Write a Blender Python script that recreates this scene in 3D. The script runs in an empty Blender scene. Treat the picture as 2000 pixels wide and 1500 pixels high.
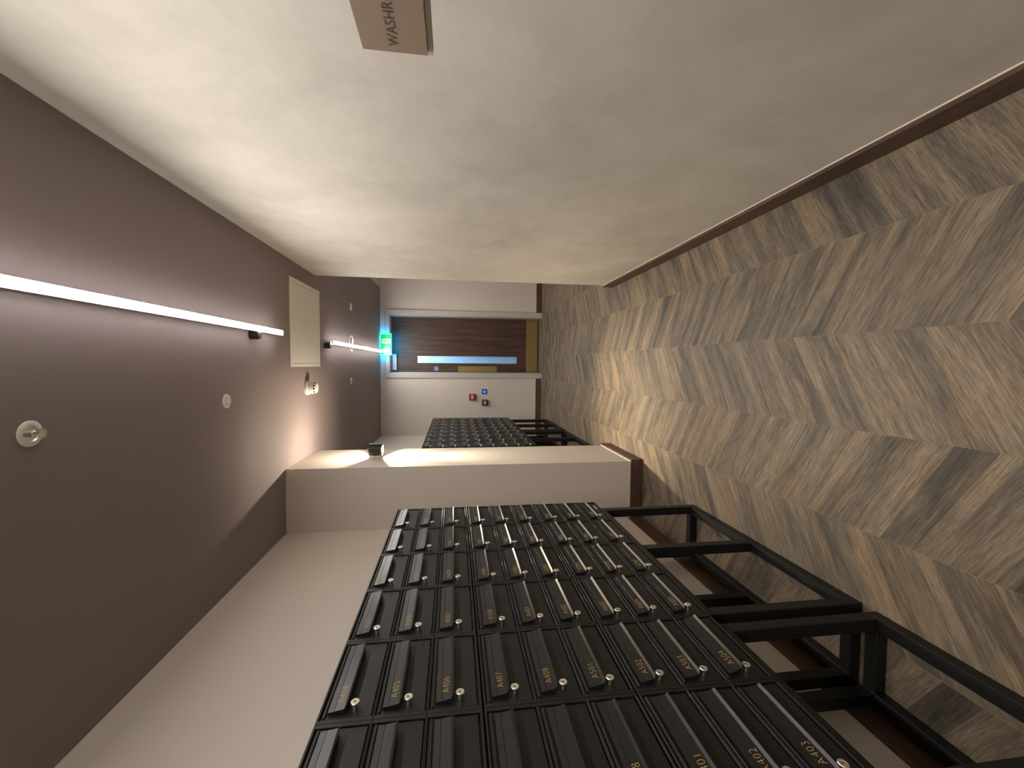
import bpy, bmesh, math, random
from mathutils import Matrix, Vector
random.seed(7)
S = bpy.context.scene
C = S.collection

# ------------------------------------------------------------------ camera, world, exposure
CAM = dict(yaw=-0.0446, pitch=-0.1367, roll=-0.0020, f=827.77, h=1.34)
def cam_basis():
    y, p, r = CAM['yaw'], CAM['pitch'], CAM['roll']
    f = Vector((math.sin(y)*math.cos(p), math.cos(y)*math.cos(p), math.sin(p)))
    rt = Vector((math.cos(y), -math.sin(y), 0)); dn = f.cross(rt)
    return math.cos(r)*rt + math.sin(r)*dn, -math.sin(r)*rt + math.cos(r)*dn, f
_r, _d, _f = cam_basis()
cd = bpy.data.cameras.new('camera'); cam = bpy.data.objects.new('camera', cd); C.objects.link(cam)
# the photograph is a portrait frame lying on its side: the picture's right is the room's down
M = Matrix((_d, _r, -_f)).transposed().to_4x4(); M.translation = (0, 0, CAM['h'])
cam.matrix_world = M
cd.sensor_fit = 'HORIZONTAL'; cd.sensor_width = 36.0; cd.lens = CAM['f']*36.0/2000.0
cd.clip_start = 0.02; cd.clip_end = 60
S.camera = cam
w = bpy.data.worlds.new('world'); S.world = w; w.use_nodes = True
w.node_tree.nodes['Background'].inputs[0].default_value = (0.5, 0.45, 0.4, 1)
w.node_tree.nodes['Background'].inputs[1].default_value = 0.02
S.view_settings.view_transform = 'Standard'; S.view_settings.look = 'None'
S.view_settings.gamma = 1.0; S.view_settings.use_curve_mapping = False
S.view_settings.exposure = 0.32
S.cycles.max_bounces = 10; S.cycles.diffuse_bounces = 6; S.cycles.glossy_bounces = 5
S.cycles.use_denoising = True; S.cycles.sample_clamp_indirect = 6.0

TUBE_W = 80.0         # emission of the ceiling tubes
TUBE_COL = (1.0, 0.955, 0.915)
SCONCE_UP = 26.0
SCONCE_DN = 55.0
SCONCE_CORE = 190.0
SCONCE_COL = (1.0, 0.87, 0.66)
BEYOND_W = 36.0       # lamp of the stairwell behind the door

# measured planes of the corridor (metres; camera stands over the origin, +Y runs down the corridor)
H = 2.4066; XR = 0.683; Y1 = 3.4957; XC = -0.679; YC0 = 2.8599; YC1 = 3.4694
XL = -1.0958; YE = 6.4386; XFL = -1.06; XFR = 1.45; YB = -3.2
YLEAF = 6.66
XM = -0.75

# ------------------------------------------------------------------ mesh helpers
def mesh_obj(name, bm, mat, parent=None, smooth=False):
    me = bpy.data.meshes.new(name)
    bmesh.ops.recalc_face_normals(bm, faces=bm.faces[:])
    bm.to_mesh(me); bm.free()
    if smooth:
        for p in me.polygons: p.use_smooth = True
    o = bpy.data.objects.new(name, me); C.objects.link(o)
    if mat is not None: me.materials.append(mat)
    if parent is not None: o.parent = parent
    return o

def tag(o, label, cat, group=None, kind=None):
    o['label'] = label; o['category'] = cat
    if group: o['group'] = group
    if kind: o['kind'] = kind
    return o

def struct(o, label, cat='structure'):
    o['kind'] = 'structure'; o['label'] = label; o['category'] = cat
    return o

def empty(name, loc=(0, 0, 0), rz=0):
    o = bpy.data.objects.new(name, None); C.objects.link(o)
    o.empty_display_size = 0.05
    o.location = loc; o.rotation_euler = (0, 0, rz)
    return o

def box(bm, x0, x1, y0, y1, z0, z1, ch=0.0):
    """box, optionally with chamfered edges (each corner becomes three vertices)"""
    if ch <= 0:
        v = [bm.verts.new((x, y, z)) for x in (x0, x1) for y in (y0, y1) for z in (z0, z1)]
        for f in ((0,1,3,2),(4,6,7,5),(0,4,5,1),(2,3,7,6),(0,2,6,4),(1,5,7,3)):
            bm.faces.new([v[i] for i in f])
        return
    X, Y, Z = (x0, x1), (y0, y1), (z0, z1); V = {}
    for i in (0, 1):
        for j in (0, 1):
            for k in (0, 1):
                sx, sy, sz = (1-2*i)*ch, (1-2*j)*ch, (1-2*k)*ch
                V[i,j,k,0] = bm.verts.new((X[i], Y[j]+sy, Z[k]+sz))
                V[i,j,k,1] = bm.verts.new((X[i]+sx, Y[j], Z[k]+sz))
                V[i,j,k,2] = bm.verts.new((X[i]+sx, Y[j]+sy, Z[k]))
                bm.faces.new((V[i,j,k,0], V[i,j,k,1], V[i,j,k,2]))
    q = ((0,0),(1,0),(1,1),(0,1))
    for i in (0, 1):
        bm.faces.new([V[i,a,b,0] for a, b in q]); bm.faces.new([V[a,i,b,1] for a, b in q]); bm.faces.new([V[a,b,i,2] for a, b in q])
    for a in (0, 1):
        for b in (0, 1):
            bm.faces.new((V[a,b,0,0], V[a,b,1,0], V[a,b,1,1], V[a,b,0,1]))
            bm.faces.new((V[a,0,b,0], V[a,1,b,0], V[a,1,b,2], V[a,0,b,2]))
            bm.faces.new((V[0,a,b,1], V[1,a,b,1], V[1,a,b,2], V[0,a,b,2]))

def boxes(name, lst, mat, parent=None, ch=0.0):
    bm = bmesh.new()
    for b in lst: box(bm, *b, ch=ch)
    return mesh_obj(name, bm, mat, parent)

def lathe(bm, prof, n=32, loc=(0,0,0), axis='z', close=False):
    """revolve (radius, height) pairs about an axis through loc"""
    def P(r, h, a):
        c, s = math.cos(a)*r, math.sin(a)*r
        if axis == 'z': v = (c, s, h)
        elif axis == 'x': v = (h, c, s)
        else: v = (s, h, c)
        return (v[0]+loc[0], v[1]+loc[1], v[2]+loc[2])
    rings = []
    for r, h in prof:
        if r < 1e-6: rings.append([bm.verts.new(P(0, h, 0))])
        else: rings.append([bm.verts.new(P(r, h, 2*math.pi*i/n)) for i in range(n)])
    pairs = list(zip(rings, rings[1:]))
    if close: pairs.append((rings[-1], rings[0]))
    for a, b in pairs:
        if len(a) == 1 and len(b) == 1: continue
        for i in range(n):
            j = (i+1) % n
            if len(a) == 1: bm.faces.new((a[0], b[i], b[j]))
            elif len(b) == 1: bm.faces.new((a[i], a[j], b[0]))
            else: bm.faces.new((a[i], a[j], b[j], b[i]))

def lathe_obj(name, prof, mat, parent=None, n=32, loc=(0,0,0), axis='z', close=False, smooth=True):
    bm = bmesh.new(); lathe(bm, prof, n, loc, axis, close)
    o = mesh_obj(name, bm, mat, parent)
    if smooth:
        me = o.data
        for p in me.polygons: p.use_smooth = True
        try: me.set_sharp_from_angle(angle=math.radians(35))
        except Exception: pass
    return o

def prism(bm, poly, to3, d0, d1):
    """extrude a 2-D polygon: to3(u, v, d) -> xyz"""
    a = [bm.verts.new(to3(u, v, d0)) for u, v in poly]; b = [bm.verts.new(to3(u, v, d1)) for u, v in poly]
    bm.faces.new(a); bm.faces.new(b[::-1])
    for i in range(len(poly)):
        j = (i+1) % len(poly); bm.faces.new((a[i], a[j], b[j], b[i]))

def text_mesh(s, size, depth=0.0002, offset=0.0, align='LEFT', space=1.0):
    cu = bpy.data.curves.new('lettering', 'FONT'); cu.body = s; cu.size = size; cu.extrude = depth; cu.offset = offset
    cu.align_x = align; cu.space_character = space; cu.resolution_u = 3
    o = bpy.data.objects.new('lettering_source', cu); C.objects.link(o)
    bpy.context.view_layer.update()
    me = bpy.data.meshes.new_from_object(o.evaluated_get(bpy.context.evaluated_depsgraph_get()))
    bpy.data.objects.remove(o); bpy.data.curves.remove(cu)
    return me

def fit_text(me, width, height):
    xs = [v.co.x for v in me.vertices]; ys = [v.co.y for v in me.vertices]
    sx = width/(max(xs)-min(xs)); sy = height/(max(ys)-min(ys)); mx, my = min(xs), min(ys)
    for v in me.vertices: v.co.x = (v.co.x-mx)*sx; v.co.y = (v.co.y-my)*sy

# ------------------------------------------------------------------ materials
class NT:
    def __init__(s, name):
        s.m = bpy.data.materials.new(name); s.m.use_nodes = True; s.t = s.m.node_tree; s.n = s.t.nodes; s.b = s.n['Principled BSDF']
    def add(s, t, **kw):
        n = s.n.new(t)
        for k, v in kw.items(): setattr(n, k, v)
        return n
    def link(s, a, b): s.t.links.new(a, b)
    def noise(s, vec, scale, detail=3, rough=0.55, dist=0.0):
        n = s.add('ShaderNodeTexNoise'); n.inputs['Scale'].default_value = scale; n.inputs['Detail'].default_value = detail
        n.inputs['Roughness'].default_value = rough; n.inputs['Distortion'].default_value = dist
        if vec is not None: s.link(vec, n.inputs['Vector'])
        return n.outputs['Fac']
    def mapping(s, vec, scale=(1,1,1), rot=(0,0,0)):
        n = s.add('ShaderNodeMapping'); n.inputs['Scale'].default_value = scale; n.inputs['Rotation'].default_value = rot
        s.link(vec, n.inputs['Vector']); return n.outputs['Vector']
    def ramp(s, fac, stops, interp='LINEAR'):
        n = s.add('ShaderNodeValToRGB'); e = n.color_ramp.elements; n.color_ramp.interpolation = interp
        while len(e) < len(stops): e.new(0.5)
        for el, (p, c) in zip(e, stops): el.position = p; el.color = (*c, 1)
        s.link(fac, n.inputs['Fac']); return n.outputs['Color']
    def mix(s, a, b, fac, mode='MIX'):
        n = s.add('ShaderNodeMix', data_type='RGBA', blend_type=mode)
        for sock, v in ((n.inputs[0], fac), (n.inputs[6], a), (n.inputs[7], b)):
            if hasattr(v, 'links'): s.link(v, sock)
            elif isinstance(v, tuple): sock.default_value = (*v, 1)
            else: sock.default_value = v
        return n.outputs[2]
    def math(s, op, a, b=0.0):
        n = s.add('ShaderNodeMath', operation=op)
        for i, v in enumerate((a, b)):
            if hasattr(v, 'links'): s.link(v, n.inputs[i])
            else: n.inputs[i].default_value = v
        return n.outputs[0]
    def bump(s, h, strength, dist=0.001):
        n = s.add('ShaderNodeBump'); n.inputs['Strength'].default_value = strength; n.inputs['Distance'].default_value = dist
        s.link(h, n.inputs['Height']); s.link(n.outputs['Normal'], s.b.inputs['Normal'])
    def obj(s): return s.add('ShaderNodeTexCoord').outputs['Object']

def plain(name, col, rough=0.5, metal=0.0, spec=None, grain=0.0, gscale=400, var=0.0):
    t = NT(name); t.b.inputs['Roughness'].default_value = rough; t.b.inputs['Metallic'].default_value = metal
    t.b.inputs['Base Color'].default_value = (*col, 1)
    if spec is not None: t.b.inputs['Specular IOR Level'].default_value = spec
    if var or grain:
        v = t.obj(); n = t.noise(v, gscale, 2)
        if var:
            c = t.mix(tuple(x*(1-var) for x in col), tuple(min(1, x*(1+var)) for x in col), n)
            t.link(c, t.b.inputs['Base Color'])
        if grain: t.bump(n, grain, 0.0006)
    return t.m

def emit(name, col, strength, base=(0.8, 0.8, 0.8)):
    t = NT(name); t.b.inputs['Base Color'].default_value = (*base, 1); t.b.inputs['Roughness'].default_value = 0.4
    t.b.inputs['Emission Color'].default_value = (*col, 1); t.b.inputs['Emission Strength'].default_value = strength
    return t.m

def mat_plaster():
    t = NT('trowelled_plaster'); v = t.obj()
    n1 = t.noise(v, 2.6, 5, 0.6, 0.5); n2 = t.noise(t.mapping(v, (1, 1, 1.6)), 9, 5, 0.65, 0.4)
    a = t.ramp(n1, [(0.32, (0.53, 0.49, 0.425)), (0.52, (0.60, 0.557, 0.485)), (0.70, (0.645, 0.60, 0.53))])
    b = t.ramp(n2, [(0.3, (0.91, 0.91, 0.90)), (0.7, (1.0, 1.0, 1.0))])
    t.link(t.mix(a, b, 0.75, 'MULTIPLY'), t.b.inputs['Base Color'])
    t.b.inputs['Roughness'].default_value = 0.7; t.b.inputs['Specular IOR Level'].default_value = 0.25
    t.bump(t.noise(v, 60, 4, 0.6), 0.10, 0.002); return t.m

def mat_paint(name, col, rough=0.75):
    t = NT(name); v = t.obj(); n = t.noise(v, 350, 3)
    c = t.mix(tuple(x*0.965 for x in col), tuple(x*1.035 for x in col), n)
    t.link(c, t.b.inputs['Base Color']); t.b.inputs['Roughness'].default_value = rough
    t.b.inputs['Specular IOR Level'].default_value = 0.25
    t.bump(n, 0.12, 0.0006); return t.m

def mat_floor():
    t = NT('weathered_oak_plank')
    a = t.add('ShaderNodeAttribute', attribute_name='gv').outputs['Vector']
    sp = t.add('ShaderNodeSeparateXYZ'); t.link(a, sp.inputs[0])
    seed = sp.outputs[2]
    def vec(sa, sc, so):
        cb = t.add('ShaderNodeCombineXYZ')
        t.link(t.math('ADD', t.math('MULTIPLY', sp.outputs[0], sa), t.math('MULTIPLY', seed, 17.3*so)), cb.inputs[0])
        t.link(t.math('ADD', t.math('MULTIPLY', sp.outputs[1], sc), t.math('MULTIPLY', seed, 9.1*so)), cb.inputs[1])
        t.link(t.math('MULTIPLY', seed, 31.7), cb.inputs[2])
        return cb.outputs[0]
    band = t.noise(vec(1.6, 15, 1), 1.0, 3, 0.55, 0.3)
    fine = t.noise(vec(16, 260, 1), 1.0, 5, 0.68, 0.3)
    streak = t.noise(vec(3.2, 55, 1), 1.0, 3, 0.6, 0.4)
    mott = t.noise(vec(40, 90, 1), 1.0, 4, 0.6)
    patch = t.noise(vec(2.6, 9, 1.7), 1.0, 2, 0.5)
    col = t.ramp(band, [(0.30, (0.077, 0.065, 0.050)), (0.41, (0.118, 0.096, 0.071)), (0.52, (0.163, 0.127, 0.089)), (0.63, (0.205, 0.157, 0.107)), (0.75, (0.238, 0.176, 0.115))])
    col = t.mix(col, (0.240, 0.167, 0.100), t.ramp(patch, [(0.54, (0, 0, 0)), (0.72, (0.75, 0.75, 0.75))]))
    col = t.mix(col, t.ramp(streak, [(0.34, (0.72, 0.72, 0.73)), (0.5, (0.97, 0.97, 0.97)), (0.68, (1.14, 1.13, 1.11))]), 0.75, 'MULTIPLY')
    col = t.mix(col, t.ramp(fine, [(0.32, (0.52, 0.51, 0.50)), (0.5, (0.98, 0.98, 0.98)), (0.70, (1.60, 1.58, 1.54))]), 0.9, 'MULTIPLY')
    col = t.mix(col, t.ramp(mott, [(0.3, (0.86, 0.86, 0.86)), (0.7, (1.12, 1.12, 1.12))]), 0.8, 'MULTIPLY')
    sv = t.ramp(t.math('FRACT', t.math('MULTIPLY', seed, 7.31)), [(0, (0.88, 0.89, 0.90)), (1, (1.09, 1.08, 1.05))])
    col = t.mix(col, sv, 1.0, 'MULTIPLY')
    t.link(col, t.b.inputs['Base Color'])
    t.link(t.ramp(fine, [(0.3, (0.60, 0.60, 0.60)), (0.7, (0.45, 0.45, 0.45))]), t.b.inputs['Roughness'])
    t.b.inputs['Specular IOR Level'].default_value = 0.35
    t.bump(fine, 0.25, 0.0008); return t.m

def mat_wood(name, dark, light, sc=(1, 1, 1), rough=0.45, grain=1.0):
    t = NT(name); v = t.mapping(t.obj(), sc)
    n1 = t.noise(v, 1.0, 4, 0.6, 0.8*grain); n2 = t.noise(v, 4.2, 4, 0.6, 0.3)
    c = t.ramp(n1, [(0.3, dark), (0.55, tuple((a+b)/2 for a, b in zip(dark, light))), (0.75, light)])
    c = t.mix(c, t.ramp(n2, [(0.3, (0.7, 0.7, 0.7)), (0.65, (1.1, 1.1, 1.1))]), 0.8, 'MULTIPLY')
    t.link(c, t.b.inputs['Base Color']); t.b.inputs['Roughness'].default_value = rough
    t.bump(n2, 0.06, 0.001); return t.m

def mat_brushed(name, col, sc, rough=0.35):
    t = NT(name); n = t.noise(t.mapping(t.obj(), sc), 1.0, 3, 0.6)
    c = t.mix(tuple(x*0.8 for x in col), tuple(min(1, x*1.15) for x in col), n)
    t.link(c, t.b.inputs['Base Color']); t.b.inputs['Metallic'].default_value = 0.9
    t.b.inputs['Roughness'].default_value = rough; return t.m

def mat_glass():
    t = NT('vision_glass'); t.n.remove(t.b)
    out = [n for n in t.n if n.type == 'OUTPUT_MATERIAL'][0]
    tr = t.add('ShaderNodeBsdfTransparent'); tr.inputs[0].default_value = (0.80, 0.92, 1.0, 1)
    gl = t.add('ShaderNodeBsdfGlossy'); gl.inputs['Roughness'].default_value = 0.03
    fr = t.add('ShaderNodeFresnel'); fr.inputs['IOR'].default_value = 1.5
    mx = t.add('ShaderNodeMixShader'); t.link(fr.outputs[0], mx.inputs[0]); t.link(tr.outputs[0], mx.inputs[1]); t.link(gl.outputs[0], mx.inputs[2])
    t.link(mx.outputs[0], out.inputs[0]); return t.m

def mat_powder(name, col, rough, bumpk=0.25, spec=0.5):
    t = NT(name); v = t.obj(); n = t.noise(v, 900, 2)
    t.b.inputs['Base Color'].default_value = (*col, 1); t.b.inputs['Roughness'].default_value = rough
    t.b.inputs['Specular IOR Level'].default_value = spec
    t.bump(n, bumpk, 0.0003); return t.m

PLASTER = mat_plaster()
PAINT = mat_paint('taupe_wall_paint', (0.60, 0.54, 0.475))
CEIL = mat_paint('mauve_ceiling_paint', (0.250, 0.203, 0.203))
FLOOR = mat_floor()
JOINT = plain('pale_joint', (0.26, 0.21, 0.155), 0.7, var=0.1)
SKIRT = mat_wood('dark_skirting_wood', (0.060, 0.030, 0.019), (0.115, 0.062, 0.042), (14, 2.2, 60), 0.5, 0.4)
CAULK = plain('white_caulk', (0.62, 0.56, 0.47), 0.6, var=0.05)
BLACK = mat_powder('black_powder_coat', (0.0090, 0.0087, 0.0080), 0.45, 0.25, 0.36)
FLAPM = mat_powder('black_satin_flap', (0.0125, 0.0122, 0.0118), 0.33, 0.25, 0.42)
DARKIN = plain('letterbox_inside', (0.003, 0.003, 0.003), 0.8, var=0.2)
STEEL = mat_powder('black_frame_steel', (0.0065, 0.0064, 0.0063), 0.48, 0.25, 0.38)
NICKEL = plain('nickel_lock', (0.95, 0.90, 0.84), 0.32, 1.0, var=0.04, gscale=300)
KEYH = plain('keyhole_dark', (0.01, 0.008, 0.007), 0.6, var=0.2)
GOLD = plain('gold_numbering', (0.72, 0.48, 0.14), 0.45, 0.1, var=0.12, gscale=250)
WHITE = plain('white_plastic', (0.76, 0.73, 0.67), 0.4, var=0.03, gscale=60)
WHITEM = plain('white_panel_paint', (0.74, 0.73, 0.66), 0.5, var=0.03, gscale=40)
FRAMEP = plain('door_frame_paint', (0.47, 0.435, 0.385), 0.5, var=0.03, gscale=80)
CHROME = plain('sprinkler_chrome', (0.7, 0.7, 0.69), 0.25, 1.0, var=0.05)
BLACKP = plain('black_plastic', (0.015, 0.015, 0.015), 0.4, var=0.2, gscale=80)
LAMPB = plain('black_lamp_body', (0.014, 0.012, 0.011), 0.45, 0.3, var=0.15, gscale=120)
LAMPIN = plain('gold_lamp_inside', (0.75, 0.52, 0.18), 0.3, 0.8, var=0.05)
WALNUT = mat_wood('walnut_veneer', (0.024, 0.0112, 0.0072), (0.125, 0.062, 0.038), (38, 1, 1.6), 0.42, 1.3)
BRASS = mat_brushed('brushed_brass', (0.36, 0.27, 0.105), (4, 1, 260), 0.4)
GREYM = plain('silver_closer', (0.52, 0.51, 0.49), 0.4, 0.3, var=0.05, gscale=60)
SIGNM = mat_paint('bronze_sign_face', (0.225, 0.165, 0.115), 0.5)
SIGNE = plain('sign_edge_brown', (0.05, 0.033, 0.024), 0.5, var=0.1)
SIGNT = plain('sign_lettering_brown', (0.045, 0.028, 0.022), 0.5, var=0.1)
RED = plain('call_point_red', (0.33, 0.035, 0.03), 0.4, var=0.06, gscale=60)
DKGREEN = plain('door_release_dark_green', (0.02, 0.03, 0.024), 0.4, var=0.1, gscale=60)
LABELW = plain('pale_label', (0.62, 0.58, 0.54), 0.5, var=0.05, gscale=60)
INK = plain('label_ink', (0.05, 0.04, 0.04), 0.6, var=0.1)
BLUE = plain('blue_disc', (0.035, 0.09, 0.42), 0.4, var=0.08, gscale=60)
DISCW = plain('disc_white', (0.6, 0.65, 0.75), 0.5, var=0.05)
BLUELED = emit('blue_led', (0.02, 0.10, 1.0), 2.2, (0.02, 0.03, 0.2))
TUBE = emit('tube_diffuser', TUBE_COL, TUBE_W)
TUBE_FAR = emit('far_tube_diffuser', TUBE_COL, TUBE_W*1.6)
TUBE_FILL = emit('added_fill_tube_diffuser', TUBE_COL, TUBE_W*1.35)  # glow of the added, unseen fill tube behind the camera
LAMPGLOW = emit('sconce_led', (1.0, 0.72, 0.36), 14.0)
EXITG = emit('exit_green', (0.01, 0.80, 0.16), 0.55, (0.02, 0.35, 0.1))
EXITW = emit('exit_pale', (0.30, 1.0, 0.70), 0.85, (0.6, 0.8, 0.7))
EXITB = emit('exit_edge_light', (0.03, 0.50, 1.0), 19.0, (0.3, 0.6, 0.7))
GLASS = mat_glass()
PALE = plain('stairwell_wall', (0.62, 0.70, 0.80), 0.8, var=0.03, gscale=20)

# ------------------------------------------------------------------ the room shell
struct(boxes('wall_right', [(XR, XFR+0.2, YB, Y1, 0, H)], PLASTER), 'long cream trowelled plaster wall opposite the letterboxes', 'wall')
struct(boxes('wall_recess', [(XFR, XFR+0.2, Y1, YE+0.9, 0, H)], PAINT), 'grey side wall of the recess past the plaster wall', 'wall')
struct(boxes('wall_left', [(XL-0.2, XL, YB, YC1, 0, H), (XFL-0.236, XFL, YC1, YE+0.9, 0, H)], PAINT), 'plain taupe wall behind the letterboxes', 'wall')
struct(boxes('wall_pier', [(XL-0.1, XC, YC0, YC1, 0, H)], PAINT), 'taupe pier standing out between the two letterbox banks', 'pier')
struct(boxes('wall_back', [(XL-0.2, XFR+0.2, YB-0.15, YB, 0, H)], PAINT), 'taupe wall closing the corridor behind the viewer', 'wall')
OX0, OX1, OZ1 = -0.141, 0.745, 2.284          # clear opening in the end wall
struct(boxes('wall_end', [(XL-0.2, OX0, YE, YE+0.25, 0, H), (OX1, XFR+0.2, YE, YE+0.25, 0, H), (OX0, OX1, YE, YE+0.25, OZ1, H)], PAINT),
       'grey-taupe end wall around the walnut door', 'wall')
struct(boxes('ceiling', [(XL-0.25, XFR+0.25, YB-0.15, YE+0.95, H, H+0.12)], CEIL), 'mauve-brown painted ceiling along the whole corridor', 'ceiling')

struct(boxes('ceiling_recess', [(1.113, XFR, Y1, YE, H-0.004, H+0.001)], PAINT), 'pale strip of ceiling over the recess past the plaster wall', 'ceiling')
# stairwell seen through the door's glass
struct(boxes('wall_beyond', [(-1.2, 1.3, YE+1.35, YE+1.45, 0, H)], PALE), 'pale wall of the lit stairwell behind the door glass', 'wall')
bl = bpy.data.lights.new('stairwell_lamp', 'AREA'); bl.energy = BEYOND_W; bl.color = (0.60, 0.80, 1.0); bl.shape = 'RECTANGLE'; bl.size = 1.0; bl.size_y = 0.5
blo = bpy.data.objects.new('stairwell_lamp', bl); C.objects.link(blo); blo.location = (0.2, YE+0.85, H-0.02)

# floor: joint-coloured bed with chevron planks laid on it
FL = boxes('floor', [(XL-0.2, XFR+0.2, YB-0.15, YE+1.45, -0.12, -0.0009)], JOINT)
struct(FL, 'chevron floor of weathered grey-brown oak planks', 'floor')
SW = 0.3278; PITCH = 0.0955; SL = math.tan(math.radians(30)); GAP = 0.0005
def clip(poly, f):
    out = []
    for i in range(len(poly)):
        a, b = poly[i], poly[(i+1) % len(poly)]; fa, fb = f(a), f(b)
        if fa >= 0: out.append(a)
        if fa*fb < 0:
            t = fa/(fa-fb); out.append((a[0]+(b[0]-a[0])*t, a[1]+(b[1]-a[1])*t))
    return out
planks = []
for k in range(-4, 4):                                   # strip k lies between seams x0 and x1
    x0 = 0.119 + SW*k; x1 = x0 + SW
    up = (k % 2 == 0)                                    # Y falls or rises towards +X
    sgn = -1 if up else 1
    base_x1 = 0.9593 if up is False else 0.9593 - SW*SL  # phase of the seam at x1
    yb0 = base_x1 - sgn*SW*SL
    for j in range(-40, 66):
        ya, yb_ = yb0 + j*PITCH, base_x1 + j*PITCH
        g = GAP
        poly = [(x0+g, ya+g+sgn*g*SL), (x1-g, yb_+g-sgn*g*SL), (x1-g, yb_+PITCH-g-sgn*g*SL), (x0+g, ya+PITCH-g+sgn*g*SL)]
        cy = (ya+yb_+PITCH)/2
        xmax = XR if cy < Y1 else XFR; xmin = XL if cy < YC1 else XFL
        if cy > YE - 0.02: xmin, xmax = OX0, OX1
        for f in (lambda p: p[0]-xmin, lambda p: xmax-p[0], lambda p: 6.72-p[1], lambda p: p[1]-(YB+0.01)):
            poly = clip(poly, f)
            if len(poly) < 3: break
        if len(poly) < 3: continue
        ar = abs(sum(poly[i][0]*poly[(i+1) % len(poly)][1]-poly[(i+1) % len(poly)][0]*poly[i][1] for i in range(len(poly))))/2
        if ar < 2e-4: continue
        cx = sum(p[0] for p in poly)/len(poly); cyy = sum(p[1] for p in poly)/len(poly)
        planks.append((poly, sgn, cx, cyy, random.random()))
def plank_into(bm, lay, poly, sgn, seed, ox, oy):
    cx = sum(p[0] for p in poly)/len(poly); cy = sum(p[1] for p in poly)/len(poly)
    ca, sa = math.cos(math.radians(30)), sgn*math.sin(math.radians(30))
    lv = []
    for z, ins in ((-0.0040, 0), (-0.0005, 0), (0.0, 0.0004)):
        ring = []
        for x, y in poly:
            dx, dy = cx-x, cy-y; L = math.hypot(dx, dy) or 1
            x2, y2 = x+dx/L*ins*1.6, y+dy/L*ins*1.6
            v = bm.verts.new((x2-ox, y2-oy, z)); v[lay] = Vector(((x2-cx)*ca+(y2-cy)*sa, -(x2-cx)*sa+(y2-cy)*ca, seed))
            ring.append(v)
        lv.append(ring)
    bm.faces.new(lv[2])
    for a, b in zip(lv, lv[1:]):
        for i in range(len(poly)):
            j = (i+1) % len(poly); bm.faces.new((a[i], a[j], b[j], b[i]))
seen = sorted([p for p in planks if p[3] > 0.62 and not (p[2] < -0.9 and p[3] > YC0)], key=lambda p: math.hypot(p[2], p[3]))
single = seen[:298]; sid = {id(p) for p in single}
for poly, sgn, cx, cy, seed in single:
    bm = bmesh.new(); lay = bm.verts.layers.float_vector.new('gv')
    plank_into(bm, lay, poly, sgn, seed, cx, cy)
    o = mesh_obj('plank', bm, FLOOR, FL); o.location = (cx, cy, 0)
bm = bmesh.new(); lay = bm.verts.layers.float_vector.new('gv')
for p in planks:
    if id(p) not in sid: plank_into(bm, lay, p[0], p[1], p[4], 0, 0)
o = mesh_obj('plank_rest', bm, FLOOR, FL); o['kind'] = 'stuff'

# skirtings with a thin pale bead along the wall
def skirting(name, runs, hgt, label):
    """runs: list of (x0,x1,y0,y1) footprints"""
    o = boxes(name, [(a, b, c, d, 0.0, hgt) for a, b, c, d in runs], SKIRT, ch=0.0012)
    struct(o, label, 'skirting')
    return o
BT = 0.016
def bead(parent, runs, hgt):
    boxes('caulk_bead', [(a, b, c, d, hgt, hgt+0.004) for a, b, c, d in runs], CAULK, parent)
s = skirting('baseboard_right', [(XR-BT, XR, YB, Y1)], 0.087, 'dark wood skirting along the cream plaster wall'); bead(s, [(XR-0.004, XR, YB, Y1)], 0.087)
s = skirting('baseboard_left', [(XL, XL+BT, YB, YC0-BT)], 0.098, 'dark wood skirting behind the near letterbox stand'); bead(s, [(XL, XL+0.004, YB, YC0-BT)], 0.098)
s = skirting('baseboard_pier', [(XL, XC+BT, YC0-BT, YC0), (XC, XC+BT, YC0, YC1), (XFL, XC+BT, YC1, YC1+BT)], 0.087, 'dark wood skirting wrapped round the foot of the pier')
bead(s, [(XL, XC+0.004, YC0-0.004, YC0), (XC, XC+0.004, YC0, YC1)], 0.087)
s = skirting('baseboard_end', [(XFL, -0.201, YE-BT, YE), (0.8075, XFR, YE-BT, YE)], 0.087, 'dark wood skirting on both sides of the door'); bead(s, [(XFL, -0.201, YE-0.004, YE), (0.8075, XFR, YE-0.004, YE)], 0.087)
s = skirting('baseboard_recess', [(XFR-BT, XFR, Y1, YE-BT)], 0.087, 'dark wood skirting in the recess past the plaster wall')
s = skirting('baseboard_far', [(XFL, XFL+BT, YC1+BT, YE-BT)], 0.087, 'dark wood skirting behind the far letterbox stand')

# ------------------------------------------------------------------ door at the end of the corridor
D = empty('door_1', (0.30, YLEAF, 0)); struct(D, 'dark walnut fire door with narrow glass and brass plates', 'door')
def dpart(name, lst, mat, ch=0.0, parent=D):
    px, py = D.location.x, D.location.y
    if parent is D: return boxes(name, [(a-px, b-px, c-py, d-py, e, f) for a, b, c, d, e, f in lst], mat, parent, ch)
    return boxes(name, [(a-px, b-px, c-py, d-py, e, f) for a, b, c, d, e, f in lst], mat, parent, ch)
LX0, LX1, LZ0, LZ1 = -0.1185, 0.7210, 0.006, 2.268
GX0, GX1, GZ0, GZ1 = 0.0238, 0.1326, 0.352, 1.893
LY0, LY1 = YLEAF, YLEAF+0.046
leaf = dpart('leaf', [(LX0, GX0, LY0, LY1, LZ0, LZ1), (GX1, LX1, LY0, LY1, LZ0, LZ1), (GX0, GX1, LY0, LY1, LZ0, GZ0), (GX0, GX1, LY0, LY1, GZ1, LZ1)], WALNUT)
dpart('glass_pane', [(GX0, GX1, LY0+0.020, LY0+0.026, GZ0, GZ1)], GLASS)
b_ = 0.004
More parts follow.
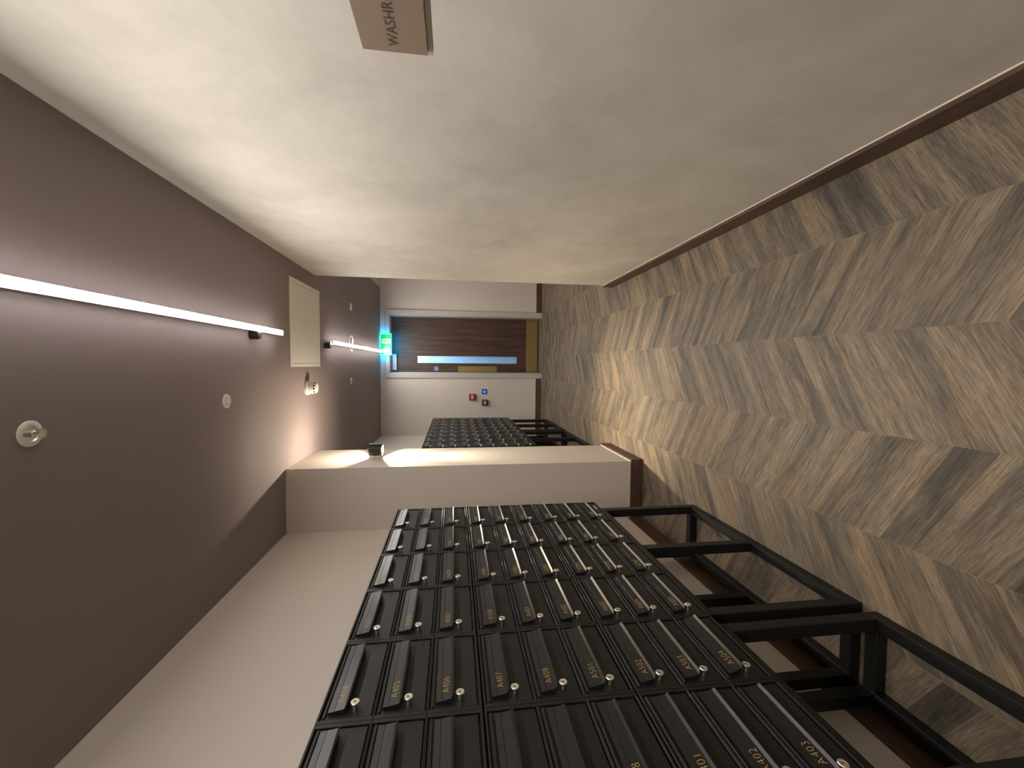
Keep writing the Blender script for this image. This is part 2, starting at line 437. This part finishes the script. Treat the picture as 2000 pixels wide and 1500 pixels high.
dpart('glazing_bead', [(GX0, GX0+b_, LY0+0.004, LY0+0.019, GZ0, GZ1), (GX1-b_, GX1, LY0+0.004, LY0+0.019, GZ0, GZ1), (GX0+b_, GX1-b_, LY0+0.004, LY0+0.019, GZ0, GZ0+b_), (GX0+b_, GX1-b_, LY0+0.004, LY0+0.019, GZ1-b_, GZ1)], GREYM)
dpart('kick_plate', [(LX0+0.004, LX1-0.004, LY0-0.0025, LY0, 0.022, 0.201)], BRASS, 0.0006)
dpart('push_plate', [(-0.1090, -0.0198, LY0-0.0025, LY0, 0.669, 1.273)], BRASS, 0.0006)
disc = lathe_obj('notice_disc', [(0, -0.002), (0.036, -0.002), (0.036, 0)], BLUE, D, 28, (-0.0611-0.30, 0, 1.609), 'y')
lathe_obj('disc_rim', [(0.0335, -0.0026), (0.0365, -0.0026), (0.0365, -0.0015), (0.0335, -0.0015)], DISCW, disc, 28, (-0.0611-0.30, 0, 1.609), 'y', close=True)
boxes('disc_lettering', [(-0.3611-0.020, -0.3611+0.020, -0.0026, -0.0018, 1.609+dz-0.0035, 1.609+dz+0.0035) for dz in (0.010, -0.004, -0.016)], DISCW, disc)
closer = dpart('door_closer', [(-0.088, 0.157, LY0-0.055, LY0-0.002, 2.196, 2.262)], GREYM, 0.004)
dpart('closer_arm', [(-0.10, 0.22, LY0-0.045, LY0-0.03, 2.264, 2.272)], GREYM, 0.002, closer)
# lining and architrave
dpart('lining', [(OX0, LX0-0.003, YE, YE+0.30, 0, OZ1), (LX1+0.003, OX1, YE, YE+0.30, 0, OZ1), (OX0, OX1, YE, YE+0.30, LZ1+0.003, OZ1)], FRAMEP)
A = 0.060
dpart('architrave', [(OX0-A, OX0+0.004, YE-0.018, YE-0.0005, 0, OZ1-0.004)], FRAMEP, 0.003)
dpart('architrave', [(OX1-0.004, OX1+A, YE-0.018, YE-0.0005, 0, OZ1-0.004)], FRAMEP, 0.003)
dpart('architrave', [(OX0-A, OX1+A, YE-0.018, YE-0.0005, OZ1-0.004, OZ1+0.050)], FRAMEP, 0.003)

# ------------------------------------------------------------------ letterboxes
CW = 0.2655
ROWREF = {2: (1.2865-1.6255, -0.0105, 0.1082), 1: (1.4006-1.6255, -0.0058, 0.1083), 0: (1.5147-1.6255, -0.0058, 0.1108)}
ZT = 1.6255; MOD = 0.3533
DEP = 0.335
def housing_mesh(zlo, zhi, rb, rt):
    bm = bmesh.new()
    y0, y1 = 0.0006, CW-0.0006
    # back body, then the raised front rim
    box(bm, -DEP, -0.012, y0, y1, zlo, zhi)
    for a in ((-0.0125, 0, y0, 0.0098, zlo, zhi), (-0.0125, 0, CW-0.0098, y1, zlo, zhi)): box(bm, *a, ch=0.0012)
    box(bm, -0.0125, 0.0, 0.0092, CW-0.0092, zlo, zlo+rb, ch=0.0012)
    box(bm, -0.0125, 0.0, 0.0092, CW-0.0092, zhi-rt, zhi, ch=0.0012)
    me = bpy.data.meshes.new('housing'); bmesh.ops.recalc_face_normals(bm, faces=bm.faces[:]); bm.to_mesh(me); bm.free(); me.materials.append(BLACK)
    return me
HOUS = {0: housing_mesh(-0.0058, 0.1108, 0.0032, 0.0052), 1: housing_mesh(-0.0058, 0.1083, 0.0032, 0.0032), 2: housing_mesh(-0.0105, 0.1082, 0.0062, 0.0032)}
def to_mesh(name, bm, mat):
    me = bpy.data.meshes.new(name); bmesh.ops.recalc_face_normals(bm, faces=bm.faces[:]); bm.to_mesh(me); bm.free(); me.materials.append(mat); return me
bm = bmesh.new(); box(bm, -0.0118, -0.0028, 0.0125, CW-0.0125, 0.0, 0.1030, ch=0.0010); DOORM = to_mesh('door', bm, BLACK)
bm = bmesh.new(); box(bm, -0.0040, 0.0012, 0.0150, CW-0.0150, 0.0945, 0.1004, ch=0.0012); RIDGEM = to_mesh('hood_ridge', bm, BLACK)
# flap: origin on its hinge line (top edge), hanging down
FZ = 0.0912
def flap_mesh():
    bm = bmesh.new()
    prof = [(-0.0020, 0.0), (0.0036, 0.0), (0.0050, -0.0125), (0.0042, -0.0131), (0.0054, -0.0137), (0.0085, -0.0342), (0.0146, -0.0390), (0.0138, -0.0402), (0.0070, -0.0362), (-0.0020, -0.0350)]
    ya, yb = 0.0235, CW-0.0235
    def yoff(z): return max(0.0, (-z-0.0335))*1.5 if z < -0.0335 else 0.0
    L = [bm.verts.new((x, ya+yoff(z), z)) for x, z in prof]; R = [bm.verts.new((x, yb-yoff(z)*0.35, z)) for x, z in prof]
    n = len(prof)
    for i in range(n):
        j = (i+1) % n; bm.faces.new((L[i], L[j], R[j], R[i]))
    bm.faces.new(L); bm.faces.new(R[::-1])
    return to_mesh('flap', bm, FLAPM)
FLAP = flap_mesh()
bm = bmesh.new(); lathe(bm, [(0, -0.004), (0.0062, -0.004), (0.0062, 0.0080), (0.0094, 0.0082), (0.0098, 0.0090), (0.0098, 0.0118), (0.0088, 0.0130), (0.0052, 0.0130), (0.0050, 0.0124), (0, 0.0124)], 20, (0,0,0), 'x'); LOCKM = to_mesh('lock', bm, NICKEL)
for p in LOCKM.polygons: p.use_smooth = True
try: LOCKM.set_sharp_from_angle(angle=math.radians(35))
except Exception: pass
bm = bmesh.new(); box(bm, 0.0122, 0.0128, -0.0008, 0.0008, -0.0032, 0.0032); box(bm, 0.0122, 0.0127, 0.0008, 0.0026, 0.0010, 0.0024); KEYM = to_mesh('keyhole', bm, KEYH)

def child(name, me, parent, loc=(0, 0, 0), rot=(0, 0, 0)):
    o = bpy.data.objects.new(name, me); C.objects.link(o); o.parent = parent; o.location = loc; o.rotation_euler = rot
    return o
ORD = ['top', 'second', 'third', 'fourth', 'fifth', 'sixth', 'seventh', 'eighth', 'bottom']
COL = ['first', 'second', 'third', 'fourth', 'fifth', 'sixth', 'seventh', 'eighth']
NUMS = ['A%d%02d' % (fl, n) for fl in range(1, 10) for n in range(1, 9)]     # A101 ... A908
def letterbox(yfar, col, row, number, label, group):
    m, r = divmod(row, 3)
    zd = ZT - m*MOD + ROWREF[r][0]
    t = empty('letterbox', (XM, yfar-CW*(col+1), zd))
    tag(t, label, 'letterbox', group)
    child('housing', HOUS[r], t)
    d = child('door', DOORM, t)
    k = child('lock', LOCKM, d, (0.0, 0.0378, 0.0376)); k['label'] = 'bright nickel cam lock'
    child('keyhole', KEYM, t if False else d, (0.0, 0.0378, 0.0376))
    child('hood_ridge', RIDGEM, t)
    lifted = number == 'A504'
    fl = child('flap', FLAP, t, (0.0, 0.0, FZ), (0, -math.radians(9) if lifted else 0, 0))
    if number:
        me = text_mesh(number, 0.02, 0.00012, -0.0006, space=1.10); fit_text(me, 0.0475, 0.0152); me.materials.append(GOLD)
        o = child('number', me, fl)
        # lies on the sloped face of the flap, reading towards +Y
        sl = math.atan2(0.0031, 0.0205)
        up = Vector((-math.sin(sl), 0, math.cos(sl))); nrm = Vector((math.cos(sl), 0, math.sin(sl)))
        mm = Matrix((Vector((0, 1, 0)), up, nrm)).transposed().to_4x4()
        zb = 0.0622 - FZ
        mm.translation = Vector((0.0054 + (-0.0137-zb)*0.0031/0.0205 + 0.0004, 0.0452, zb))
        o.matrix_local = mm; o['label'] = 'gold number ' + number
    if lifted:
        lathe_obj('catch', [(0, 0.0), (0.004, 0.0), (0.004, 0.006), (0, 0.008)], NICKEL, d, 12, (-0.003, 0.168, 0.045), 'x')
    return t
Y_NEAR, Y_FAR = 2.2230, 6.0050
for col in range(8):
    for row in range(9):
        num = NUMS[(7-col)*9 + row]
        lab = 'black letterbox with gold number %s in the near bank, %s row' % (num, ORD[row])
        if num == 'A504': lab = 'black letterbox with gold number A504 and its flap lifted open, bottom row of near bank'
        letterbox(Y_NEAR, col, row, num, lab, 'letterboxes of the near bank')
for col in range(8):
    for row in range(9):
        lab = 'black letterbox of the far bank beyond the pier, %s row, %s column from the door' % (ORD[row], COL[col])
        letterbox(Y_FAR, col, row, None, lab, 'letterboxes of the far bank')
# small grey label stuck on the last door of the first column
st = boxes('maker_label', [(XM-0.0024, XM-0.0020, 2.118, 2.168, 0.5850, 0.5975)], LABELW)
tag(st, 'small pale sticker on the bottom letterbox beside the pier', 'sticker')
boxes('label_lines', [(XM-0.0020, XM-0.0018, 2.124, 2.160, 0.5872+i*0.0033, 0.5885+i*0.0033) for i in range(3)], INK, st)

# stands: welded 40 mm square steel
Q = 0.040; SX0, SX1 = -1.055, -0.775
def stand(y0, y1, zt, label, group):
    t = empty('letterbox_stand', ((SX0+SX1)/2, (y0+y1)/2, 0)); tag(t, label, 'stand', group)
    cx, cy = t.location.x, t.location.y; ch = 0.0022
    def p(name, a): return boxes(name, [(a[0]-cx, a[1]-cx, a[2]-cy, a[3]-cy, a[4], a[5])], STEEL, t, ch)
    ym = (y0+y1)/2
    for xa, xb in ((SX1-Q, SX1), (SX0, SX0+Q)):
        for ya in (y0, ym-Q/2, y1-Q): p('leg', (xa, xb, ya, ya+Q, Q, zt-Q))
        p('bottom_rail', (xa, xb, y0, y1, 0, Q)); p('top_rail', (xa, xb, y0, y1, zt-Q, zt))
    for ya in (y0, y1-Q):
        p('bottom_crossbar', (SX0+Q, SX1-Q, ya, ya+Q, 0, Q)); p('top_crossbar', (SX0+Q, SX1-Q, ya, ya+Q, zt-Q, zt))
    # dark bolt holes on the inward faces
    b = bmesh.new()
    for yy in (y0+0.26*(y1-y0), y0+0.86*(y1-y0)): box(b, SX1-Q/2-0.003-cx, SX1-Q/2+0.003-cx, yy-cy-0.003, yy-cy+0.003, Q, Q+0.0006)
    mesh_obj('bolt_cap', b, DARKIN, t)
ZS = ZT - 3*MOD + 0.0008
GS = 'black steel stands under the letterboxes'
stand(1.195, 2.195, ZS, 'black square-tube steel stand beside the pier, under the near letterbox bank', GS)
stand(0.150, 1.150, ZS, 'black steel stand under the near bank at the picture edge, below letterbox A504', GS)
stand(Y_FAR-1.030, Y_FAR-0.030, ZS, 'black steel stand under the far bank beside the end wall', GS)
stand(Y_FAR-2.090, Y_FAR-1.090, ZS, 'black steel stand under the far bank just beyond the pier', GS)

# ------------------------------------------------------------------ ceiling and wall fittings
def tube_light(y0, y1, ymount, label, neck, glow=TUBE):
    X, Z, R_ = 0.181, 2.350, 0.0142
    t = empty('tube_light', (X, (y0+y1)/2, Z)); tag(t, label, 'light', 'slim tube lights on the ceiling'); cy = t.location.y
    # diffuser: the lower part of a round tube; opaque channel above it
    def arc(bm, r, a0, a1, n, ya, yb, caps=True):
        A_ = [bm.verts.new((r*math.sin(a0+(a1-a0)*i/n), ya-cy, -r*math.cos(a0+(a1-a0)*i/n))) for i in range(n+1)]
        B_ = [bm.verts.new((v.co.x, yb-cy, v.co.z)) for v in A_]
        for i in range(n): bm.faces.new((A_[i], A_[i+1], B_[i+1], B_[i]))
        bm.faces.new((A_[0], A_[-1], B_[-1], B_[0]))
        if caps: bm.faces.new(A_); bm.faces.new(B_[::-1])
    # flat opal strip set flush in the underside of a slim closed channel, rounded at the ends
    def strip(bm, hw_, z0, z1, ya, yb, n=8):
        pl = []
        for k in range(n+1): pl.append((hw_*math.cos(math.pi*k/n), yb-hw_*0.0-cy+hw_*0.6*math.sin(math.pi*k/n)))
        for k in range(n+1): pl.append((-hw_*math.cos(math.pi*k/n), ya-cy-hw_*0.6*math.sin(math.pi*k/n)))
        prism(bm, pl, lambda u, v, d: (u, v, d), z0, z1)
    bm = bmesh.new(); strip(bm, R_, -0.0015, 0.0005, y0+0.006, y1-0.006); d = mesh_obj('diffuser', bm, glow, t)
    bm = bmesh.new(); strip(bm, R_-0.0005, 0.0007, 0.009, y0+0.006, y1-0.006); mesh_obj('channel', bm, BLACKP, t)
    lathe_obj('ceiling_mount', [(0, 0), (0.024, 0), (0.024, -0.046), (0.021, -0.049), (0, -0.049)], BLACKP, t, 28, (-0.030, ymount-cy, H-Z))
    boxes('mount_neck', [(-0.022, 0.004, min(ymount, neck)-cy-0.006, max(ymount, neck)-cy+0.006, 0.009, 0.018)], BLACKP, t, 0.001)
tube_light(0.02, 2.700, 2.420, 'long bright tube light on the ceiling, running towards the white access panel', 2.42)
tube_light(-2.75, -0.070, -2.45, 'added fill tube light on the ceiling behind the viewer, out of view', -2.45, TUBE_FILL)  # unseen tube added behind the camera to brighten the near end
tube_light(3.775, 6.270, 3.720, 'shorter bright tube light beyond the access panel, ending at the green exit sign', 3.79, TUBE_FAR)

# access panel
t = empty('access_panel', (0.275, 3.27, H)); tag(t, 'square white access panel set in the ceiling between the tube lights', 'panel')
hw = 0.298
bm = bmesh.new()
for a in ((-hw, hw, -hw-0.012, -hw+0.012), (-hw, hw, hw-0.012, hw+0.012), (-hw, -hw+0.024, -hw+0.012, hw-0.012), (hw-0.024, hw, -hw+0.012, hw-0.012)): box(bm, a[0], a[1], a[2], a[3], -0.006, 0.0, 0.001)
mesh_obj('panel_frame', bm, WHITE, t)
boxes('panel_door', [(-hw+0.0265, hw-0.0265, -hw+0.0145, hw-0.0145, -0.0045, 0.0)], WHITEM, t, 0.001)

# smoke detector on a sounder base
t = empty('smoke_detector', (-0.178, 3.275, H)); tag(t, 'white smoke detector with dark slots beside the access panel', 'detector')
lathe_obj('sounder_base', [(0, 0), (0.052, 0), (0.052, -0.016), (0.049, -0.020), (0, -0.020)], WHITE, t, 36)
hd = lathe_obj('detector_head', [(0, -0.0195), (0.044, -0.0195), (0.044, -0.050), (0.041, -0.056), (0.039, -0.066), (0.033, -0.073), (0.016, -0.076), (0, -0.076)], WHITE, t, 36)
for i in range(10):
    a = 2*math.pi*(i+0.3)/10
    o = boxes('slot', [(-0.0025, 0.0025, -0.0062, 0.0062, -0.0050, 0.0050)], BLACKP, hd); o.location = (math.cos(a)*0.0385, math.sin(a)*0.0385, -0.061); o.rotation_euler = (0, 0, a)

def round_plate(x, y, r, label, group):
    t = empty('ceiling_plate', (x, y, H)); tag(t, label, 'ceiling plate', group)
    lathe_obj('rim', [(0, 0), (r, 0), (r, -0.004), (r*0.96, -0.006), (r*0.5, -0.007), (0, -0.007)], WHITE, t, 32)
    lathe_obj('ring', [(r*0.44, -0.0068), (r*0.44, -0.0078), (r*0.52, -0.0078), (r*0.52, -0.0068)], CHROME, t, 28, close=True)
    lathe_obj('centre', [(0, -0.0068), (r*0.42, -0.0068), (r*0.40, -0.0092), (0, -0.0098)], WHITE, t, 28)
round_plate(-0.1815, 2.1635, 0.0345, 'round white sensor plate on the ceiling between the sprinkler and smoke detector', 'round ceiling plates')
round_plate(0.5960, 4.641, 0.038, 'small white plate on the far ceiling near the plaster wall end', 'round ceiling plates')
# extract valve on the far ceiling
t = empty('extract_valve', (0.2131, 4.634, H)); tag(t, 'round white air valve behind the far tube light', 'vent')
lathe_obj('outer_ring', [(0.062, 0), (0.092, 0), (0.090, -0.008), (0.070, -0.012), (0.062, -0.006)], WHITE, t, 40, close=True)
lathe_obj('throat', [(0, -0.0004), (0.062, -0.0004), (0.062, -0.003), (0, -0.003)], BLACKP, t, 32)
lathe_obj('valve_disc', [(0, -0.003), (0.012, -0.003), (0.046, -0.014), (0.044, -0.018), (0, -0.020)], WHITE, t, 36)

def sprinkler(x, y, label):
    t = empty('sprinkler', (x, y, H)); tag(t, label, 'sprinkler', 'ceiling sprinklers')
    lathe_obj('escutcheon', [(0.0335, 0), (0.0335, -0.0025), (0.030, -0.0045), (0.0215, -0.0045), (0.0205, -0.001), (0.0200, -0.0005)], WHITE, t, 36)
    lathe_obj('cup', [(0.0215, -0.0042), (0.0195, -0.0008), (0, -0.0008)], CHROME, t, 30)
    b = lathe_obj('body', [(0, -0.0005), (0.009, -0.0005), (0.009, -0.010), (0.006, -0.013), (0, -0.013)], CHROME, t, 16)
    bm = bmesh.new()
    for s_ in (-1, 1):
        pts = [(0.008, -0.007), (0.0115, -0.014), (0.009, -0.021), (0.0025, -0.0275)]
        for (xa, za), (xb, zb) in zip(pts, pts[1:]):
            prism(bm, [(s_*xa-0.0015, za), (s_*xa+0.0015, za), (s_*xb+0.0015, zb), (s_*xb-0.0015, zb)], lambda u, v, d: (d, u, v), -0.0016, 0.0016)
    mesh_obj('yoke', bm, CHROME, t)
    lathe_obj('bulb', [(0, -0.012), (0.002, -0.013), (0.0022, -0.025), (0, -0.026)], RED, t, 10)
    bm = bmesh.new(); n = 24
    poly = []
    for i in range(n):
        a0 = 2*math.pi*i/n
        rr = 0.0140 if i % 2 == 0 else 0.0075
        poly += [(rr*math.cos(a0-0.085), rr*math.sin(a0-0.085)), (rr*math.cos(a0+0.085), rr*math.sin(a0+0.085))]
    prism(bm, poly, lambda u, v, d: (u, v, d), -0.0295, -0.0280); mesh_obj('deflector', bm, CHROME, t)
sprinkler(-0.1835, 1.2255, 'white-ringed sprinkler head on the ceiling above the near letterboxes')
sprinkler(-0.1803, 4.638, 'tiny sprinkler head on the dark ceiling near the far letterboxes')

# up-and-down wall lamp on the pier
LXc, LYc, LZ0c, LZ1c, LR = -0.6195, 3.165, 1.853, 1.944, 0.044
t = empty('wall_lamp', (LXc, LYc, LZ0c)); tag(t, 'black cylinder wall lamp throwing warm light up and down the pier', 'lamp')
hh = LZ1c-LZ0c
lathe_obj('shade', [(LR, 0), (LR, hh), (LR-0.0025, hh), (LR-0.0025, 0)], LAMPB, t, 40, close=True)
lathe_obj('shade_lining', [(LR-0.0028, 0.0015), (LR-0.0028, hh*0.30), (0, hh*0.30), (0, hh*0.70), (LR-0.0028, hh*0.70), (LR-0.0028, hh-0.0015)], LAMPIN, t, 40)
for nm, z in (('bottom_led', hh*0.30-0.002), ('top_led', hh*0.70+0.002)):
    lathe_obj(nm, [(0, -0.001), (0.020, -0.001), (0.020, 0.001), (0, 0.001)], LAMPGLOW, t, 24, (0, 0, z))
boxes('wall_bracket', [(XC-LXc, -LR+0.001, -0.018, 0.018, 0.030, 0.066)], NICKEL, t, 0.002)
# blades half across each mouth keep the beam close to the wall
for nm, z in (('top_blade', hh-0.0012), ('bottom_blade', 0.0002)):
    bm = bmesh.new(); xb = 0.026; a0 = math.acos(xb/(LR-0.0030))
    prism(bm, [((LR-0.0030)*math.cos(-a0+2*a0*k/10), (LR-0.0030)*math.sin(-a0+2*a0*k/10)) for k in range(11)], lambda u, v, d: (u, v, d), z, z+0.001)
    mesh_obj(nm, bm, LAMPB, t)
for nm, z, rx, en in (('lamp_up', hh-0.0215, math.pi, SCONCE_UP), ('lamp_down', 0.0215, 0.0, SCONCE_DN)):
    l = bpy.data.lights.new(nm, 'SPOT'); l.energy = en; l.color = SCONCE_COL; l.spot_size = math.radians(160); l.spot_blend = 0.10; l.shadow_soft_size = 0.008
    o = bpy.data.objects.new(nm, l); C.objects.link(o); o.parent = t; o.location = (0, 0, z); o.rotation_euler = (rx, 0, 0)

l = bpy.data.lights.new('lamp_down_core', 'SPOT'); l.energy = SCONCE_CORE; l.color = SCONCE_COL; l.spot_size = math.radians(56); l.spot_blend = 1.0; l.shadow_soft_size = 0.01
o = bpy.data.objects.new('lamp_down_core', l); C.objects.link(o); o.parent = t; o.location = (0, 0, 0.02); o.rotation_euler = (0, -math.radians(7), 0)
# exit sign hung from the ceiling in front of the door head
EX, EY, EZ0, EZ1 = 0.2862, 6.325, 2.229, 2.381; EW = 0.298
t = empty('exit_sign', (EX, EY, H)); tag(t, 'glowing green exit sign with running figure above the walnut door', 'sign')
boxes('sign_plate', [(-EW/2, EW/2, -0.004, 0.004, EZ0-H, EZ1-H)], EXITG, t, 0.0008)
boxes('edge_light', [(-EW/2-0.003, -EW/2-0.0005, -0.004, 0.006, EZ0-H, EZ1-H), (EW/2+0.0005, EW/2+0.003, -0.004, 0.006, EZ0-H, EZ1-H), (-EW/2, EW/2, 0.0045, 0.006, EZ0-H, EZ1-H)], EXITB, t)
for sx in (-1, 1): boxes('ceiling_clip', [(sx*(EW/2+0.001)-0.006, sx*(EW/2+0.001)+0.006, -0.008, 0.008, EZ1-H-0.004, 0.0)], WHITE, t, 0.001)
# pictograms: doorway with running figure on one half, downward arrow on the other
zc = (EZ0+EZ1)/2-H
def P2(u, v, d): return (u, d, v)
bm = bmesh.new(); prism(bm, [(0.012, zc-0.062), (0.080, zc-0.062), (0.080, zc+0.062), (0.012, zc+0.062)], P2, -0.0050, -0.0041); dw = mesh_obj('pictogram_door', bm, EXITW, t)
bm = bmesh.new()
lathe(bm, [(0, -0.0056), (0.0085, -0.0056), (0.0085, -0.0049), (0, -0.0049)], 14, (0.060, 0, zc+0.040), 'y')
for q in ([(0.040, zc+0.028), (0.058, zc+0.022), (0.050, zc-0.008), (0.036, zc-0.004)], [(0.050, zc-0.008), (0.040, zc-0.002), (0.052, zc-0.032), (0.066, zc-0.054), (0.074, zc-0.050), (0.060, zc-0.026)],
          [(0.036, zc-0.004), (0.048, zc-0.010), (0.036, zc-0.034), (0.016, zc-0.038), (0.015, zc-0.030), (0.030, zc-0.026)], [(0.056, zc+0.024), (0.060, zc+0.016), (0.074, zc+0.002), (0.078, zc+0.008), (0.064, zc+0.022)],
          [(0.042, zc+0.028), (0.036, zc+0.020), (0.022, zc+0.014), (0.018, zc+0.022), (0.032, zc+0.028)]):
    prism(bm, q, P2, -0.0056, -0.0049)
mesh_obj('running_figure', bm, EXITG, dw)
bm = bmesh.new(); ax = -0.075
prism(bm, [(ax-0.011, zc+0.055), (ax+0.011, zc+0.055), (ax+0.011, zc-0.012), (ax+0.040, zc+0.014), (ax+0.040, zc-0.016), (ax, zc-0.055), (ax-0.040, zc-0.016), (ax-0.040, zc+0.014), (ax-0.011, zc-0.012)], P2, -0.0050, -0.0041)
mesh_obj('arrow', bm, EXITW, t)

# controls on the end wall
def call_point(x0, x1, z0, z1, mat, name, label, cover):
    t = empty(name, ((x0+x1)/2, YE, (z0+z1)/2)); tag(t, label, 'call point', 'push controls beside the door')
    a, b = (x1-x0)/2, (z1-z0)/2
    boxes('back_box', [(-a, a, -0.034, 0, -b, b)], mat, t, 0.004)
    boxes('face', [(-a*0.86, a*0.86, -0.052, -0.033, -b*0.80, b*0.92)], mat, t, 0.005)
    lb = boxes('press_panel', [(-a*0.60, a*0.60, -0.0535, -0.0515, -b*0.34, b*0.36)], LABELW, t, 0.0008)
    boxes('panel_marks', [(-a*0.42, a*0.42, -0.0542, -0.0534, b*k-0.0022, b*k+0.0022) for k in (0.14, -0.12)], INK, lb)
    if cover: boxes('hinged_cover', [(-a*0.80, a*0.60, -0.060, -0.050, b*0.50, b*0.98)], mat, t, 0.003)
call_point(-0.5330, -0.4360, 1.0130, 1.1100, RED, 'fire_call_point', 'red fire alarm call point on the wall beside the door', True)
call_point(-0.6130, -0.5240, 0.8260, 0.9150, DKGREEN, 'door_release_point', 'dark emergency release box below the red call point', False)
t = empty('exit_button', (-0.4045, YE, 0.877)); tag(t, 'square black exit button with glowing blue ring', 'switch', 'push controls beside the door')
boxes('plate', [(-0.0385, 0.0385, -0.008, 0, -0.0385, 0.0385)], BLACKP, t, 0.002)
lathe_obj('blue_ring', [(0.010, -0.0105), (0.024, -0.0105), (0.025, -0.0075), (0.009, -0.0075)], BLUELED, t, 28, axis='y', close=True)
lathe_obj('button_centre', [(0, -0.0105), (0.0085, -0.0105), (0.009, -0.0075), (0, -0.0075)], BLUE, t, 20, axis='y')

# direction sign on the plaster wall
SY1, SZ0, SZ1 = 0.9765, 1.3976, 1.5343
t = empty('direction_sign', (XR, SY1-0.17, SZ0)); tag(t, 'bronze-coloured WASHROOM sign plate fixed to the plaster wall', 'sign')
SWD = 0.36
boxes('plate', [(-0.0055, 0.0, 0.17-SWD+0.0, 0.17-0.002, 0.002, SZ1-SZ0-0.002)], SIGNE, t, 0.0008)
boxes('face_plate', [(-0.0070, -0.0057, 0.17-SWD, 0.17, 0, SZ1-SZ0)], SIGNM, t, 0.0004)
mw = [max(v.co.x for v in q_.vertices)-min(v.co.x for v in q_.vertices) for q_ in (text_mesh('WASHR', 0.03, 0.0003, 0.0001, space=1.05), text_mesh('WASHROOM', 0.03, 0.0003, 0.0001, space=1.05))]
me = text_mesh('WASHROOM', 0.03, 0.0003, 0.0001, space=1.05); fit_text(me, 0.1126*mw[1]/mw[0], 0.0214); me.materials.append(SIGNT)
o = child('lettering', me, t)
mm = Matrix((Vector((0, -1, 0)), Vector((0, 0, 1)), Vector((-1, 0, 0)))).transposed().to_4x4(); mm.translation = Vector((-0.0074, 0.17-0.0189, 1.4560-SZ0)); o.matrix_local = mm
